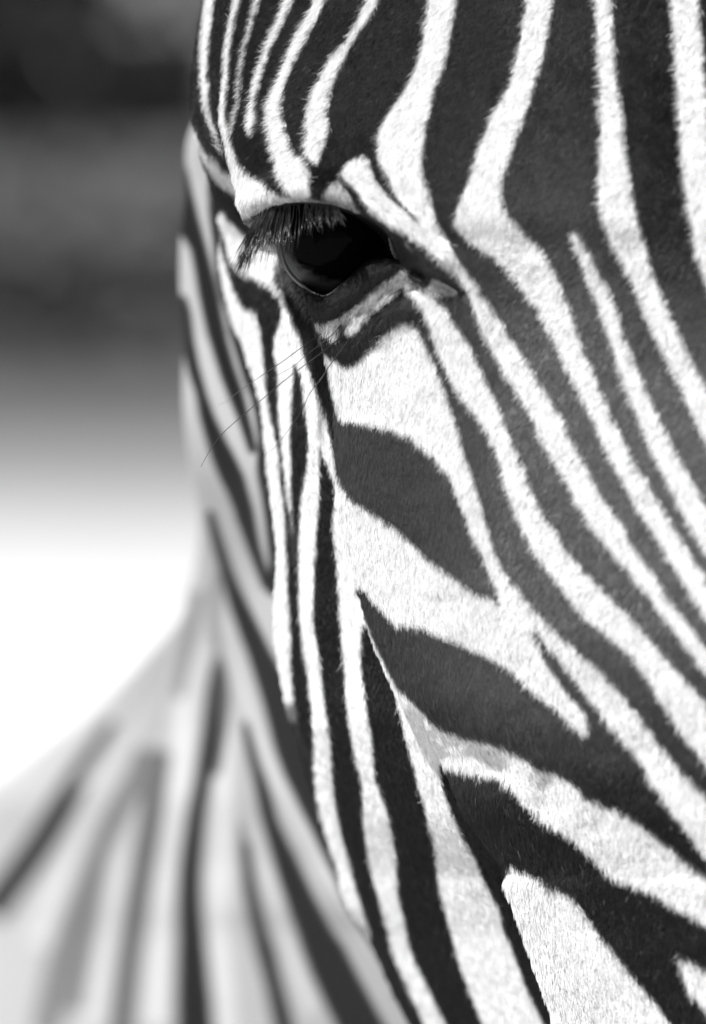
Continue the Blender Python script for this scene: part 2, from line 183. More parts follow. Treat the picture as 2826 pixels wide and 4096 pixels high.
def place(px, py, d):
    """Point of the animal: px, py in 0.1 mm on the plane of its eye, d metres behind that plane."""
    px, py, d = np.broadcast_arrays(np.asarray(px, float), np.asarray(py, float), np.asarray(d, float))
    k = (D + d) / D
    X = (px - 1413.0) * U * k
    Z = (2048.0 - py) * U * k
    return CAM + X[..., None] * RIGHT + Z[..., None] * UP + (D + d)[..., None] * FWD

def mat(name, base=(.5,) * 3, rough=.6, spec=.3):
    m = bpy.data.materials.new(name)
    m.use_nodes = True
    b = m.node_tree.nodes['Principled BSDF']
    b.inputs['Base Color'].default_value = (*base, 1)
    b.inputs['Roughness'].default_value = rough
    b.inputs['Specular IOR Level'].default_value = spec
    return m, m.node_tree, b

def mesh_object(name, verts, faces, material, parent=None, smooth=True):
    verts = np.ascontiguousarray(verts, dtype=np.float32).reshape(-1, 3)
    faces = np.asarray(faces, dtype=np.int32)
    me = bpy.data.meshes.new(name)
    n, k = faces.shape
    me.vertices.add(len(verts))
    me.vertices.foreach_set('co', verts.ravel())
    me.loops.add(n * k)
    me.loops.foreach_set('vertex_index', faces.ravel())
    me.polygons.add(n)
    me.polygons.foreach_set('loop_start', np.arange(n, dtype=np.int32) * k)
    me.update(calc_edges=True)
    if smooth:
        me.polygons.foreach_set('use_smooth', np.ones(n, dtype=bool))
    me.materials.append(material)
    o = bpy.data.objects.new(name, me)
    COL.objects.link(o)
    if parent is not None:
        o.parent = parent
        o.matrix_parent_inverse = parent.matrix_world.inverted()
    return o

def grid_faces(nr, nc):
    i, j = np.meshgrid(np.arange(nr - 1), np.arange(nc - 1), indexing='ij')
    a = i * nc + j
    return np.stack([a, a + nc, a + nc + 1, a + 1], -1).reshape(-1, 4)

def tube(path, radii, sides=6):
    """Tapered tube round a polyline (n,3)."""
    path = np.asarray(path, float)
    n = len(path)
    t = np.gradient(path, axis=0)
    t /= np.linalg.norm(t, axis=1, keepdims=True) + 1e-12
    ref = np.array([0.31, -0.9, 0.3])
    a = np.cross(t, ref)
    a /= np.linalg.norm(a, axis=1, keepdims=True) + 1e-12
    b = np.cross(t, a)
    ang = np.arange(sides) * 2 * math.pi / sides
    v = path[:, None] + np.asarray(radii)[:, None, None] * (np.cos(ang)[None, :, None] * a[:, None] + np.sin(ang)[None, :, None] * b[:, None])
    f = []
    for i in range(n - 1):
        for j in range(sides):
            k = (j + 1) % sides
            f.append((i * sides + j, i * sides + k, (i + 1) * sides + k, (i + 1) * sides + j))
    return v.reshape(-1, 3), np.array(f)

def smooth_path(p, n):
    """Catmull-Rom through p, n samples."""
    p = np.asarray(p, float)
    q = np.vstack([2 * p[0] - p[1], p, 2 * p[-1] - p[-2]])
    s = np.linspace(0, len(p) - 1 - 1e-6, n)
    i = s.astype(int)
    t = (s - i)[:, None]
    a, b, c, d = q[i], q[i + 1], q[i + 2], q[i + 3]
    return .5 * (2 * b + (c - a) * t + (2 * a - 5 * b + 4 * c - d) * t ** 2 + (3 * b - a - 3 * c + d) * t ** 3)

def gauss1(a, s, axis):
    r = int(3 * s) + 1
    k = np.exp(-.5 * (np.arange(-r, r + 1) / s) ** 2)
    k /= k.sum()
    p = [(0, 0)] * a.ndim
    p[axis] = (r, r)
    b = np.pad(a, p, mode='edge')
    out = np.zeros_like(a)
    for i, w in enumerate(k):
        sl = [slice(None)] * a.ndim
        sl[axis] = slice(i, i + a.shape[axis])
        out += w * b[tuple(sl)]
    return out

# ---------------------------------------------------------------- stripe maps of the hide
MX0, MY0, MS, MW, MH = -700.0, -700.0, 3.0, 1300, 1950
def paint(canvas, tone, poly):
    p = (poly - [MX0, MY0]) / MS
    x0, y0 = p[:, 0], p[:, 1]
    x1, y1 = np.roll(x0, -1), np.roll(y0, -1)
    for r in range(max(0, int(y0.min())), min(MH, int(y0.max()) + 2)):
        yc = r + .5
        hit = (y0 <= yc) != (y1 <= yc)
        if not hit.any():
            continue
        xs = np.sort(x0[hit] + (yc - y0[hit]) / (y1[hit] - y0[hit]) * (x1[hit] - x0[hit]))
        for a, b in zip(xs[::2], xs[1::2]):
            ia, ib = max(0, int(round(a))), min(MW, int(round(b)))
            if ib > ia:
                canvas[r, ia:ib] = tone

def stripe_map(table, base, s, widen=0):
    c = np.full((MH, MW), base, np.float32)
    for row in table:
        p = pts(row[1])
        if len(row) == 3:                       # a band: middle line and half widths
            w = np.array([float(v) for v in row[2].split()])
            k = len(p) * 4
            q = smooth_path(p, k)
            w = np.interp(np.linspace(0, len(p) - 1, k), np.arange(len(p)), w)
            t = np.gradient(q, axis=0); t /= np.linalg.norm(t, axis=1, keepdims=True)
            nrm = np.stack([-t[:, 1], t[:, 0]], 1) * w[:, None]
            p = np.concatenate([q + nrm, (q - nrm)[::-1]])
        paint(c, row[0], p)
    for k in range(widen):                      # dark grows into light
        c = np.minimum(c, np.minimum(np.roll(c, 1, 1), np.roll(c, -1, 1)))
    return gauss1(gauss1(c, s, 0), s, 1)

def look(canvas, px, py):
    x = np.clip((np.asarray(px) - MX0) / MS - .5, 0, MW - 1.001)
    y = np.clip((np.asarray(py) - MY0) / MS - .5, 0, MH - 1.001)
    i, j = x.astype(int), y.astype(int)
    u, v = x - i, y - j
    return (canvas[j, i] * (1 - u) + canvas[j, i + 1] * u) * (1 - v) + (canvas[j + 1, i] * (1 - u) + canvas[j + 1, i + 1] * u) * v

eye_map = stripe_map([(1.0, EYE)], 0.0, 2.2)
face_map = stripe_map(FACE, 0.02, 1.0)
# sheen painted into the black fur, strong beside the nose, none on the jaw
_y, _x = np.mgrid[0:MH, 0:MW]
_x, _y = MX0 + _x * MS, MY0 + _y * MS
sheen = np.interp(_x + .12 * (_y - 1800), [1250, 1700, 2050, 2900], [0, .55, 1, 1]) * np.interp(_y, [250, 700, 1300, 2500, 2950, 3250], [.25, .45, 1, 1, .5, 0])
sheen *= 1 - np.interp(_x, [2350, 2600], [0, 1]) * np.interp(_y, [700, 1500], [1, 0])
sheen = np.maximum(sheen, .5 * np.interp(np.hypot(_x - 1500, _y - 1850), [200, 450], [1, 0]))
sheen *= np.clip(1 - 2.2 * gauss1(gauss1(eye_map, 20.0, 0), 20.0, 1), 0, 1)
face_map = np.maximum(face_map, (.04 + .36 * sheen).astype(np.float32) * (face_map < .12) + face_map * (face_map >= .12))
cheek_map = stripe_map(CHEEK, 0.02, 1.3)
neck_map = stripe_map(NECK, 0.57, 2.5, 3)  # pale coat painted greyer here to stand in for weaker light on the neck
eye_soft = stripe_map([(1.0, EYE)], 0.0, 30.0)

_nt = rng.random((96, 96)).astype(np.float32)
def noise2(px, py, size):
    """Smooth value noise, -1..1."""
    x, y = np.asarray(px) / size + 37.3, np.asarray(py) / size + 11.7
    i, j = np.floor(x).astype(int), np.floor(y).astype(int)
    u, v = x - i, y - j
    u, v = u * u * (3 - 2 * u), v * v * (3 - 2 * v)
    g = lambda a, b: _nt[b % 96, a % 96]
    return 2 * ((g(i, j) * (1 - u) + g(i + 1, j) * u) * (1 - v) + (g(i, j + 1) * (1 - u) + g(i + 1, j + 1) * u) * v) - 1

def ridge(px, py, line, w):
    """Bell across a polyline, width w."""
    L = pts(line)
    best = np.full(px.shape, 1e12)
    for a, b in zip(L[:-1], L[1:]):
        e = b - a
        t = np.clip(((px - a[0]) * e[0] + (py - a[1]) * e[1]) / (e @ e), 0, 1)
        best = np.minimum(best, (px - a[0] - t * e[0]) ** 2 + (py - a[1] - t * e[1]) ** 2)
    return np.exp(-best / w ** 2)

# ---------------------------------------------------------------- the animal's surface
def curve(s, y, sm):
    a = np.array([[float(v) for v in q.split(':')] for q in s.split()])
    return gauss1(np.interp(y, a[:, 0], a[:, 1]), sm, 0)

ROW = 6.0
ys = np.arange(-500, 4620, ROW)
NR = len(ys)
E = curve(CURVE_E, ys, 1.6)
F = curve(CURVE_F, ys, 5)
G = curve(CURVE_G, ys, 8)
def table(s, sm=25):
    return curve(s, ys, sm)
dE = table("-500:.02 300:.012 800:-.004 1000:.002 1200:.004 1700:.004 2300:.004 3000:.004 3500:.002 4600:.01")
dB0 = table("-500:.024 300:.016 560:.018 680:.03 800:.05 950:.06 1100:.035 1200:.012 1300:.006 1750:.006 1950:.02 2300:.03 2700:.03 2850:.012 3050:.013 3300:.022 3700:.045 4600:.07", 14)
dB1 = table("-500:.08 300:.06 600:.065 800:.09 950:.125 1200:.13 1500:.105 1900:.085 2300:.08 2700:.09 3000:.105 3500:.15 4600:.19")
dC0 = table("-500:.14 300:.13 600:.14 800:.155 950:.17 1200:.175 1500:.155 1900:.14 2300:.14 2700:.155 3000:.18 3500:.22 4600:.26")
dC1 = table("-500:.25 1500:.26 1900:.29 2300:.46 2700:.92 3000:1.25 3500:1.35 4600:1.4")
ovE = table("-500:0 600:0 700:40 850:80 950:70 1100:40 1200:6 1300:0 1750:0 1950:16 2100:45 2500:55 2750:45 2850:0 2950:0 3300:0 3450:40 3600:80 4600:120", 8)
ovF = table("-500:60 450:50 560:30 700:10 900:0 1900:0 2150:40 2300:60 4600:60", 12)
XR = 3500.0

NA, NB, NC, NW = 340, 90, 120, 14
tA = np.linspace(0, 1, NA)[::-1] ** 1.35           # 1 at the right, 0 at the silhouette
pxA = E[:, None] + (XR - E[:, None]) * tA[None]
pyA = np.repeat(ys[:, None], NA, 1)
s = (pxA - E[:, None]) * U
R0 = .020
u = np.clip(s / .022, 0, 1)
dA = dE[:, None] - R0 * np.sqrt(1 - (1 - u) ** 2) - .088 * np.tanh(s / .118) * np.interp(ys, [-500, 1000, 2500, 4600], [.72, .85, 1.15, 1.4])[:, None]
late = np.clip((pxA - 2950) / 550, 0, 1)
dA += .05 * late ** 2
# brow, lids, crease and facial crest
dA -= .012 * ridge(pxA, pyA, "985,800 1050,770 1200,748 1350,770 1480,828 1600,918 1740,1030", 62)
dA -= .005 * ridge(pxA, pyA, "1040,560 1120,680 1300,690 1460,760", 120)
dA -= .007 * ridge(pxA, pyA, "1195,1160 1250,1225 1330,1240 1420,1180 1500,1110 1590,1060", 40)
dA -= .004 * ridge(pxA, pyA, "1300,1380 1400,1400 1480,1340 1600,1240", 60)
dA += .004 * ridge(pxA, pyA, "1665,1075 1720,1095 1790,1135 1850,1172", 26)
dA += .003 * ridge(pxA, pyA, "1600,1055 1640,1085 1690,1100", 14)
dA += .0035 * ridge(pxA, pyA, "1655,1150 1600,1190 1555,1222 1505,1255 1465,1302 1430,1340 1395,1345", 13)
dA += .0020 * ridge(pxA, pyA, "1612,1066 1515,1136 1445,1203 1383,1252 1322,1283", 12)
dA -= .005 * ridge(pxA, pyA, "1480,2480 1560,2640 1700,2790 1900,2870 2150,2960 2400,3090", 120) * np.clip(s / .02, 0, 1)
dA += .007 * ridge(pxA, pyA, "1780,3000 1900,3050 2000,3080", 75) * np.clip((s - .004) / .016, 0, 1)
dA += .006 * ridge(pxA, pyA, "2190,3130 2200,3230", 60)
dA -= .004 * ridge(pxA, pyA, "1900,3250 2050,3420 2200,3650 2300,3900", 140)
lidzone = ridge(pxA, pyA, "1195,1160 1250,1240 1330,1290 1420,1240 1500,1170 1590,1105", 60)
dA += lidzone * (.0016 * noise2(pxA * .45 - pyA * .3, pyA + pxA * .62, 26) + .0008 * noise2(pxA, pyA, 13))
browzone = ridge(pxA, pyA, "975,830 1060,800 1150,785 1250,790 1350,810 1440,850", 40)
dA += browzone * (.0005 * noise2(pxA, pyA, 15) + .0006 * noise2(pxA, pyA, 28))
dA += .0012 * noise2(pxA, pyA, 210) + .0006 * noise2(pxA, pyA, 80)
hole = look(eye_map, pxA, pyA)
dA += hole * .045 * np.clip(1.2 - np.abs(pxA - 1345) / 1000, 0, 1)
# the far side of the face surface is allowed no nearer than its neighbours
q = np.linspace(0, 1, NB)
xb0, xb1 = E + ovE, F
pxB = xb0[:, None] + (xb1 - xb0)[:, None] * q[None]
pyB = np.repeat(ys[:, None], NB, 1)
span = dB1 - dB0
uB = np.clip((1 - q) / .16, 0, 1)
prof = .62 * q + .16 * q ** 2 + .22 * (1 - np.sqrt(1 - (1 - uB) ** 2))
dB = dB0[:, None] + span[:, None] * prof[None]
dB += .0012 * noise2(pxB, pyB, 260)
q2 = np.linspace(0, 1, NC)
xc0 = F + ovF
pxC = xc0[:, None] + (G - xc0)[:, None] * q2[None]
pyC = np.repeat(ys[:, None], NC, 1)
uC = np.clip((1 - q2) / .2, 0, 1)
prof = .85 * q2 + .15 * (1 - np.sqrt(1 - (1 - uC) ** 2))
dC = np.maximum(dC0, dB1 + .02)[:, None] + (dC1 - np.maximum(dC0, dB1 + .02))[:, None] * prof[None]
# back of the head and neck, closing the skin behind
kw = np.linspace(0, 1, NW + 2)[1:-1]
wx = np.interp(kw, [0, .15, .45, .7, .85, 1], [0, .05, .45, 1.02, 1.08, 1.0])
pxW = G[:, None] + (XR - G)[:, None] * wx[None]
pyW = np.repeat(ys[:, None], NW, 1)
dW = dC1[:, None] * np.interp(kw, [0, .5, 1], [1, .8, 0])[None] + np.interp(kw, [0, .15, .5, .8, 1], [.04, .16, .2, .15, -.03])[None]

px_all = np.concatenate([pxA, pxB, pxC, pxW], 1)
py_all = np.concatenate([pyA, pyB, pyC, pyW], 1)
d_all = np.concatenate([dA, dB, dC, dW], 1)
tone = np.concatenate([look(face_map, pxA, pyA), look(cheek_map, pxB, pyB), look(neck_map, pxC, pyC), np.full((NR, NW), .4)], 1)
bare = np.concatenate([np.clip(look(eye_map, pxA, pyA) * 1.6, 0, 1), np.zeros((NR, NB + NC + NW))], 1)
NT = px_all.shape[1]
P = place(px_all, py_all, d_all)

faces = grid_faces(NR, NT)
i = np.arange(NR - 1)
seam = np.stack([i * NT + NT - 1, (i + 1) * NT + NT - 1, (i + 1) * NT, i * NT], -1)   # closes the ring
faces = np.concatenate([faces, seam])
faces = faces[:, ::-1]

# ---------------------------------------------------------------- hide material
hide, nt, bsdf = mat("zebra_hide", rough=.7, spec=.05)
at = nt.nodes.new('ShaderNodeAttribute'); at.attribute_name = 'tone'
ab = nt.nodes.new('ShaderNodeAttribute'); ab.attribute_name = 'bare'
tc = nt.nodes.new('ShaderNodeTexCoord')
nz = nt.nodes.new('ShaderNodeTexNoise'); nz.inputs['Scale'].default_value = 900; nz.inputs['Detail'].default_value = 3
nt.links.new(tc.outputs['Object'], nz.inputs['Vector'])
ad = nt.nodes.new('ShaderNodeMath'); ad.operation = 'MULTIPLY_ADD'; ad.inputs[1].default_value = .16; 
nt.links.new(nz.outputs['Fac'], ad.inputs[0]); nt.links.new(at.outputs['Fac'], ad.inputs[2])
rp = nt.nodes.new('ShaderNodeValToRGB')
e = rp.color_ramp.elements
e[0].position, e[0].color = .16, (.006, .006, .006, 1)
e[1].position, e[1].color = 1.0, (.74, .74, .74, 1)
m1 = e.new(.45); m1.color = (.10, .10, .10, 1)
m2 = e.new(.66); m2.color = (.38, .38, .38, 1)
nt.links.new(ad.outputs[0], rp.inputs['Fac'])
mx = nt.nodes.new('ShaderNodeMix'); mx.data_type = 'RGBA'
mx.inputs['B'].default_value = (.006, .006, .006, 1)
nt.links.new(ab.outputs['Fac'], mx.inputs['Factor']); nt.links.new(rp.outputs['Color'], mx.inputs['A'])
nt.links.new(mx.outputs['Result'], bsdf.inputs['Base Color'])
bp = nt.nodes.new('ShaderNodeBump'); bp.inputs['Strength'].default_value = .35; bp.inputs['Distance'].default_value = .0008
nt.links.new(nz.outputs['Fac'], bp.inputs['Height']); nt.links.new(bp.outputs['Normal'], bsdf.inputs['Normal'])

# ---------------------------------------------------------------- zebra
zebra = bpy.data.objects.new("zebra", None)
zebra.empty_display_size = .2
COL.objects.link(zebra)
zebra.location = (0.10, 0.45, 0.0)
zebra['label'] = "zebra with black and white stripes facing the camera, its eye under long dark lashes"
zebra['category'] = "zebra"
bpy.context.view_layer.update()

body = mesh_object("body", P.reshape(-1, 3), faces, hide, zebra)
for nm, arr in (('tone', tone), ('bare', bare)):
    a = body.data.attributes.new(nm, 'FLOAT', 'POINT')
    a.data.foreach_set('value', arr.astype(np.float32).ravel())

# surface look-up on the face for things rooted in it
def face_depth(px, py):
    r = np.clip((np.asarray(py, float) - ys[0]) / ROW, 0, NR - 1.001)
    i = r.astype(int); v = r - i
    e = E[i] * (1 - v) + E[i + 1] * v
    t = np.clip((np.asarray(px, float) - e) / (XR - e), 0, 1)
    j = np.clip((NA - 1) * (1 - t ** (1 / 1.35)), 0, NA - 1.001)
    jj = j.astype(int); w = j - jj
    return (dA[i, jj] * (1 - w) + dA[i, jj + 1] * w) * (1 - v) + (dA[i + 1, jj] * (1 - w) + dA[i + 1, jj + 1] * w) * v

# ---------------------------------------------------------------- fur
FL = np.array(FLOW, float)
def flow(px, py):
    w = 1 / ((px[:, None] - FL[None, :, 0]) ** 2 + (py[:, None] - FL[None, :, 1]) ** 2 + 60 ** 2) ** 1.6
    vx = (w * FL[None, :, 2]).sum(1); vy = (w * FL[None, :, 3]).sum(1)
    n = np.hypot(vx, vy) + 1e-9
    return vx / n, vy / n

def speck(x, y):
    """Dark hairs mixed into the pale skin folds round the eye."""
    a = ridge(x, y, "1262,1290 1357,1300 1450,1260 1530,1180 1600,1110", 42) * np.clip(noise2(x * 1.2 + y * .5, y * .8, 11) + .1, 0, 1)
    b = ridge(x, y, "975,838 1150,798 1300,802 1420,842", 26) * np.clip(noise2(x, y * .6, 9) + .1, 0, 1)
    return .6 * a + .4 * b

def grow(Pg, pxg, pyg, canvas, n, weight, length, radius, seed):
    """Hairs on a patch (grid of points); returns positions (n,4,3), tone, radius."""
    g = np.random.default_rng(seed)
    nr, nc = pxg.shape
    a = np.linalg.norm(np.cross(Pg[1:, :-1] - Pg[:-1, :-1], Pg[:-1, 1:] - Pg[:-1, :-1]), axis=2)
    xm = .5 * (pxg[1:, 1:] + pxg[:-1, :-1]); ym = .5 * (pyg[1:, 1:] + pyg[:-1, :-1])
    a = a * weight(xm, ym)
    c = np.cumsum(a.ravel()); c /= c[-1]
    k = np.searchsorted(c, g.random(n))
    i, j = np.divmod(k, nc - 1)
    fu, fv = g.random(n), g.random(n)
    b = lambda A: (A[i, j].T * (1 - fu) * (1 - fv) + A[i, j + 1].T * fu * (1 - fv) + A[i + 1, j].T * (1 - fu) * fv + A[i + 1, j + 1].T * fu * fv).T
    root, px, py = b(Pg), b(pxg), b(pyg)
    Pi = Pg[i + 1, j] - Pg[i, j]; Pj = Pg[i, j + 1] - Pg[i, j]
    N = np.cross(Pi, Pj); N /= np.linalg.norm(N, axis=1, keepdims=True) + 1e-12
    N *= np.sign((N * (CAM - root)).sum(1, keepdims=True))
    vx, vy = np.empty(n), np.empty(n)
    for q0 in range(0, n, 40000):
        vx[q0:q0 + 40000], vy[q0:q0 + 40000] = flow(px[q0:q0 + 40000], py[q0:q0 + 40000])
    ang = .34 * g.normal(size=n) + .2 * noise2(px, py, 40) + .3 * noise2(px, py, 8)
    vx, vy = vx * np.cos(ang) - vy * np.sin(ang), vx * np.sin(ang) + vy * np.cos(ang)
    T = vx[:, None] * RIGHT - vy[:, None] * UP
    T -= (T * N).sum(1, keepdims=True) * N
    T /= np.linalg.norm(T, axis=1, keepdims=True) + 1e-12
    L = length(px, py) * (.65 + .7 * g.random(n)) * (1 + .25 * noise2(px, py, 18))
    lift = np.clip(.30 + .14 * g.normal(size=n) + .16 * noise2(px, py, 13), .06, .9)
    side = np.cross(N, T) * (g.normal(size=n) * .10)[:, None]
    s1, s2, s3 = .3, .65, 1.0
    hair = np.empty((n, 4, 3))
    hair[:, 0] = root - N * .0004
    for m, ss in enumerate((s1, s2, s3), 1):
        hair[:, m] = root + L[:, None] * (T * (ss * np.cos(lift * .6))[:, None] + N * (np.sin(lift) * ss * (1.25 - .55 * ss))[:, None] + side * ss ** 2)
    tn = look(canvas, px + 3.5 * g.normal(size=n), py + 3.5 * g.normal(size=n))
    tn = tn - speck(px, py)
    rad = np.broadcast_to(radius(px, py), (n,))
    return hair, tn, rad

no_eye = lambda x, y: (look(eye_map, x, y) < .12).astype(float)
near = lambda x, y: look(eye_soft, x, y)
wA = lambda x, y: no_eye(x, y) * (y > -60) * (y < 4160) * (x < 3460) * np.where(x < 2000, 1.0, np.where(x < 2900, .6, .2))
lenA = lambda x, y: (.0031 - .0013 * np.clip(near(x, y) * 2.2, 0, 1)) * np.where(y > 2850, 1.25, 1.0)
radA = lambda x, y: np.where(x < 2000, .000042, .000075)
wB = lambda x, y: (y > -60) * (y < 4160) * 1.0
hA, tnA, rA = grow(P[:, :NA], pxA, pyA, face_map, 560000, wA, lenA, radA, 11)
hB, tnB, rB = grow(P[:, NA:NA + NB], pxB, pyB, cheek_map, 110000, wB, lambda x, y: .0032 + 0 * x, lambda x, y: .00008 + 0 * x, 12)
pick = rng.random(len(tnA))
tnA = np.where((tnA > .8) & (pick < .04), .25, tnA)          # single dark hairs among the white
tnA = np.where((tnA < .2) & (pick < .006), .42, tnA)           # pale ones among the black, painted in as glints
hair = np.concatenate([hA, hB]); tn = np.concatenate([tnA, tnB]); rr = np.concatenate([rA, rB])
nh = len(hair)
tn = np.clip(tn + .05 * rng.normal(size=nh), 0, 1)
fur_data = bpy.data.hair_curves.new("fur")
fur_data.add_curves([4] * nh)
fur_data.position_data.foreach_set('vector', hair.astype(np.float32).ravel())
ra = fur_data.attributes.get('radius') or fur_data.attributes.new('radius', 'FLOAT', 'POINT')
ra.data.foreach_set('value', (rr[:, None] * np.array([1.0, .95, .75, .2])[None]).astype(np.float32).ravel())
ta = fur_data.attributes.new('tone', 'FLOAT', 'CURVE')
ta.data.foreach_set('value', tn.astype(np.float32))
ja = fur_data.attributes.new('vary', 'FLOAT', 'CURVE')
ja.data.foreach_set('value', rng.random(nh).astype(np.float32))

furm, nt, bsdf = mat("fur_hair", rough=.42, spec=.24)
at = nt.nodes.new('ShaderNodeAttribute'); at.attribute_name = 'tone'
av = nt.nodes.new('ShaderNodeAttribute'); av.attribute_name = 'vary'
rp = nt.nodes.new('ShaderNodeValToRGB')
e = rp.color_ramp.elements
e[0].position, e[0].color = .06, (.006, .006, .006, 1)
e[1].position, e[1].color = .95, (.84, .84, .84, 1)
m1 = e.new(.40); m1.color = (.085, .085, .085, 1)
m2 = e.new(.60); m2.color = (.36, .36, .36, 1)
nt.links.new(at.outputs['Fac'], rp.inputs['Fac'])
mr = nt.nodes.new('ShaderNodeMapRange'); mr.inputs['To Min'].default_value = .62; mr.inputs['To Max'].default_value = 1.1
nt.links.new(av.outputs['Fac'], mr.inputs['Value'])
mu = nt.nodes.new('ShaderNodeMix'); mu.data_type = 'RGBA'; mu.blend_type = 'MULTIPLY'; mu.inputs['Factor'].default_value = 1
nt.links.new(rp.outputs['Color'], mu.inputs['A']); nt.links.new(mr.outputs['Result'], mu.inputs['B'])
nt.links.new(mu.outputs['Result'], bsdf.inputs['Base Color'])
fur_data.materials.append(furm)
fur = bpy.data.objects.new("fur", fur_data)
COL.objects.link(fur)
fur.parent = zebra
fur.matrix_parent_inverse = zebra.matrix_world.inverted()
fur['kind'] = 'stuff'

# ---------------------------------------------------------------- eye
eye_m, nt, bsdf = mat("eyeball", rough=.5, spec=.0)
bsdf.inputs['Coat Weight'].default_value = .04
bsdf.inputs['Coat Roughness'].default_value = .04
tc = nt.nodes.new('ShaderNodeTexCoord')
mp = nt.nodes.new('ShaderNodeMapping'); mp.inputs['Location'].default_value = (-.26, 0, -.22); mp.inputs['Scale'].default_value = (1 / .98, 0, 1 / .86)
ln = nt.nodes.new('ShaderNodeVectorMath'); ln.operation = 'LENGTH'
nz = nt.nodes.new('ShaderNodeTexNoise'); nz.inputs['Scale'].default_value = 7; nz.inputs['Detail'].default_value = 4
nt.links.new(tc.outputs['Object'], mp.inputs['Vector']); nt.links.new(mp.outputs['Vector'], ln.inputs[0])
nt.links.new(tc.outputs['Object'], nz.inputs['Vector'])
ma = nt.nodes.new('ShaderNodeMath'); ma.operation = 'MULTIPLY_ADD'; ma.inputs[1].default_value = .22
nt.links.new(nz.outputs['Fac'], ma.inputs[0]); nt.links.new(ln.outputs['Value'], ma.inputs[2])
rp = nt.nodes.new('ShaderNodeValToRGB')
e = rp.color_ramp.elements
e[0].position, e[0].color = .61, (.002, .002, .002, 1)
e[1].position, e[1].color = .68, (.065, .065, .065, 1)  # brow's shade painted black, lit lower-left crescent of the iris painted grey
hf = nt.nodes.new('ShaderNodeMath'); hf.operation = 'MULTIPLY'; hf.inputs[1].default_value = .5
nt.links.new(ma.outputs[0], hf.inputs[0]); nt.links.new(hf.outputs[0], rp.inputs['Fac']); nt.links.new(rp.outputs['Color'], bsdf.inputs['Base Color'])
nu, nv = 48, 32
th = np.linspace(0, math.pi, nv)[:, None]; ph = np.linspace(0, 2 * math.pi, nu)[None]
sx = (np.sin(th) * np.cos(ph)); sy = (np.sin(th) * np.sin(ph)); sz = np.cos(th) + 0 * ph
ball = mesh_object("eyeball", np.stack([sx, sy, sz], -1).reshape(-1, 3), grid_faces(nv, nu)[:, ::-1], eye_m)
c = place(1360, 950, .016)
ball.location = c; ball.scale = (.0262, .026, .0245); ball.rotation_euler = (-PITCH, radians(-6), 0)
bpy.context.view_layer.update()
ball.parent = zebra; ball.matrix_parent_inverse = zebra.matrix_world.inverted()

lid_m, nt, bsdf = mat("wet_lid", (.07,) * 3, .3, .5)
L = smooth_path(pts(LID_RIM), 60)
dl = np.interp(L[:, 0], [1112, 1180, 1290, 1400, 1500, 1602], [.004, -.004, -.012, -.020, -.024, -.028])
rad = np.interp(np.linspace(0, 1, 60), [0, .1, .4, .6, .75, .9, 1], [.0003, .0007, .0008, .0007, .0005, .0003, .0001])
v, f = tube(place(L[:, 0], L[:, 1], dl), rad, 8)
mesh_object("lower_eyelid", v, f, lid_m, zebra)
inner_m, nt, bsdf = mat("inner_lid", (.085,) * 3, .5, .4)
L = smooth_path(pts(INNER_LID), 24)
rad = np.interp(np.linspace(0, 1, 24), [0, .2, .5, .8, 1], [.0004, .0009, .0011, .0012, .0006]) * (1 + .12 * np.sin(np.arange(24) * 1.9))
v, f = tube(place(L[:, 0], L[:, 1], np.linspace(-.026, -.028, 24)), rad, 8)
mesh_object("inner_eyelid", v, f, inner_m, zebra)

# eyelashes along the upper lid
lash_m, nt, bsdf = mat("lash", (.008,) * 3, .26, .8)
up = smooth_path(pts("1030,872 1048,856 1090,830 1150,818 1250,816 1310,824 1360,836"), 200)
V, Fc, off = [], [], 0
for k in range(230):
    w = rng.random() ** 1.5
    r = up[int(w * 199)] + rng.normal(size=2) * [5, 5]
    ox = np.interp(r[0], [1030, 1060, 1090, 1120, 1150, 1190, 1225, 1265, 1320], [-76, -92, -78, -48, -22, -4, 12, 16, 12])
    oy = np.interp(r[0], [1030, 1060, 1090, 1120, 1150, 1190, 1225, 1265, 1320], [215, 235, 240, 230, 215, 190, 140, 95, 60])
    g = .70 + .45 * rng.random()
    tip = r + np.array([ox, oy]) * g + rng.normal(size=2) * [19, 16]
    mid = .5 * (r + tip) + np.array([-.09 * (tip - r)[1] * 0 + rng.normal() * 7, 4]) 
    d0 = float(face_depth(r[0], min(r[1], 806) - 6)) + .006
    t = np.linspace(0, 1, 8)[:, None]
    p2 = (1 - t) ** 2 * r + 2 * t * (1 - t) * mid + t * t * tip
    dd = d0 - .012 * np.sin(np.linspace(0, 1, 8) * 1.9) * (.7 + .5 * rng.random()) + rng.normal() * .001
    v, f = tube(place(p2[:, 0], p2[:, 1], dd), .00021 * (.55 + .8 * rng.random()) * np.array([1, 1.1, 1.05, .95, .8, .6, .4, .12]), 4)
    V.append(v); Fc.append(f + off); off += len(v)
lashes = mesh_object("eyelashes", np.concatenate(V), np.concatenate(Fc), lash_m, zebra)
lashes['kind'] = 'stuff'

# single long bristles below the eye
wh_m, nt, bsdf = mat("whisker", (.015,) * 3, .4, .5)
for k, s_ in enumerate(WHISKERS):
    L = smooth_path(pts(s_), 40)
    t = np.linspace(0, 1, 40)
    d0 = float(face_depth(L[0, 0], L[0, 1]))
    out = (.012, .010, .014, .014, .002, .002)[k]
    back = (.075, .02, .02, .02, 0, 0)[k]
    dd = d0 - out * np.sin(np.minimum(t * 3, 1) * math.pi / 2) + back * t ** 2
    r0 = (.0002, .00019, .00026, .00022, .0003, .0003)[k]
    v, f = tube(place(L[:, 0], L[:, 1], dd), r0 * (1 - .7 * t), 5)
    mesh_object("whisker", v, f, wh_m, zebra)

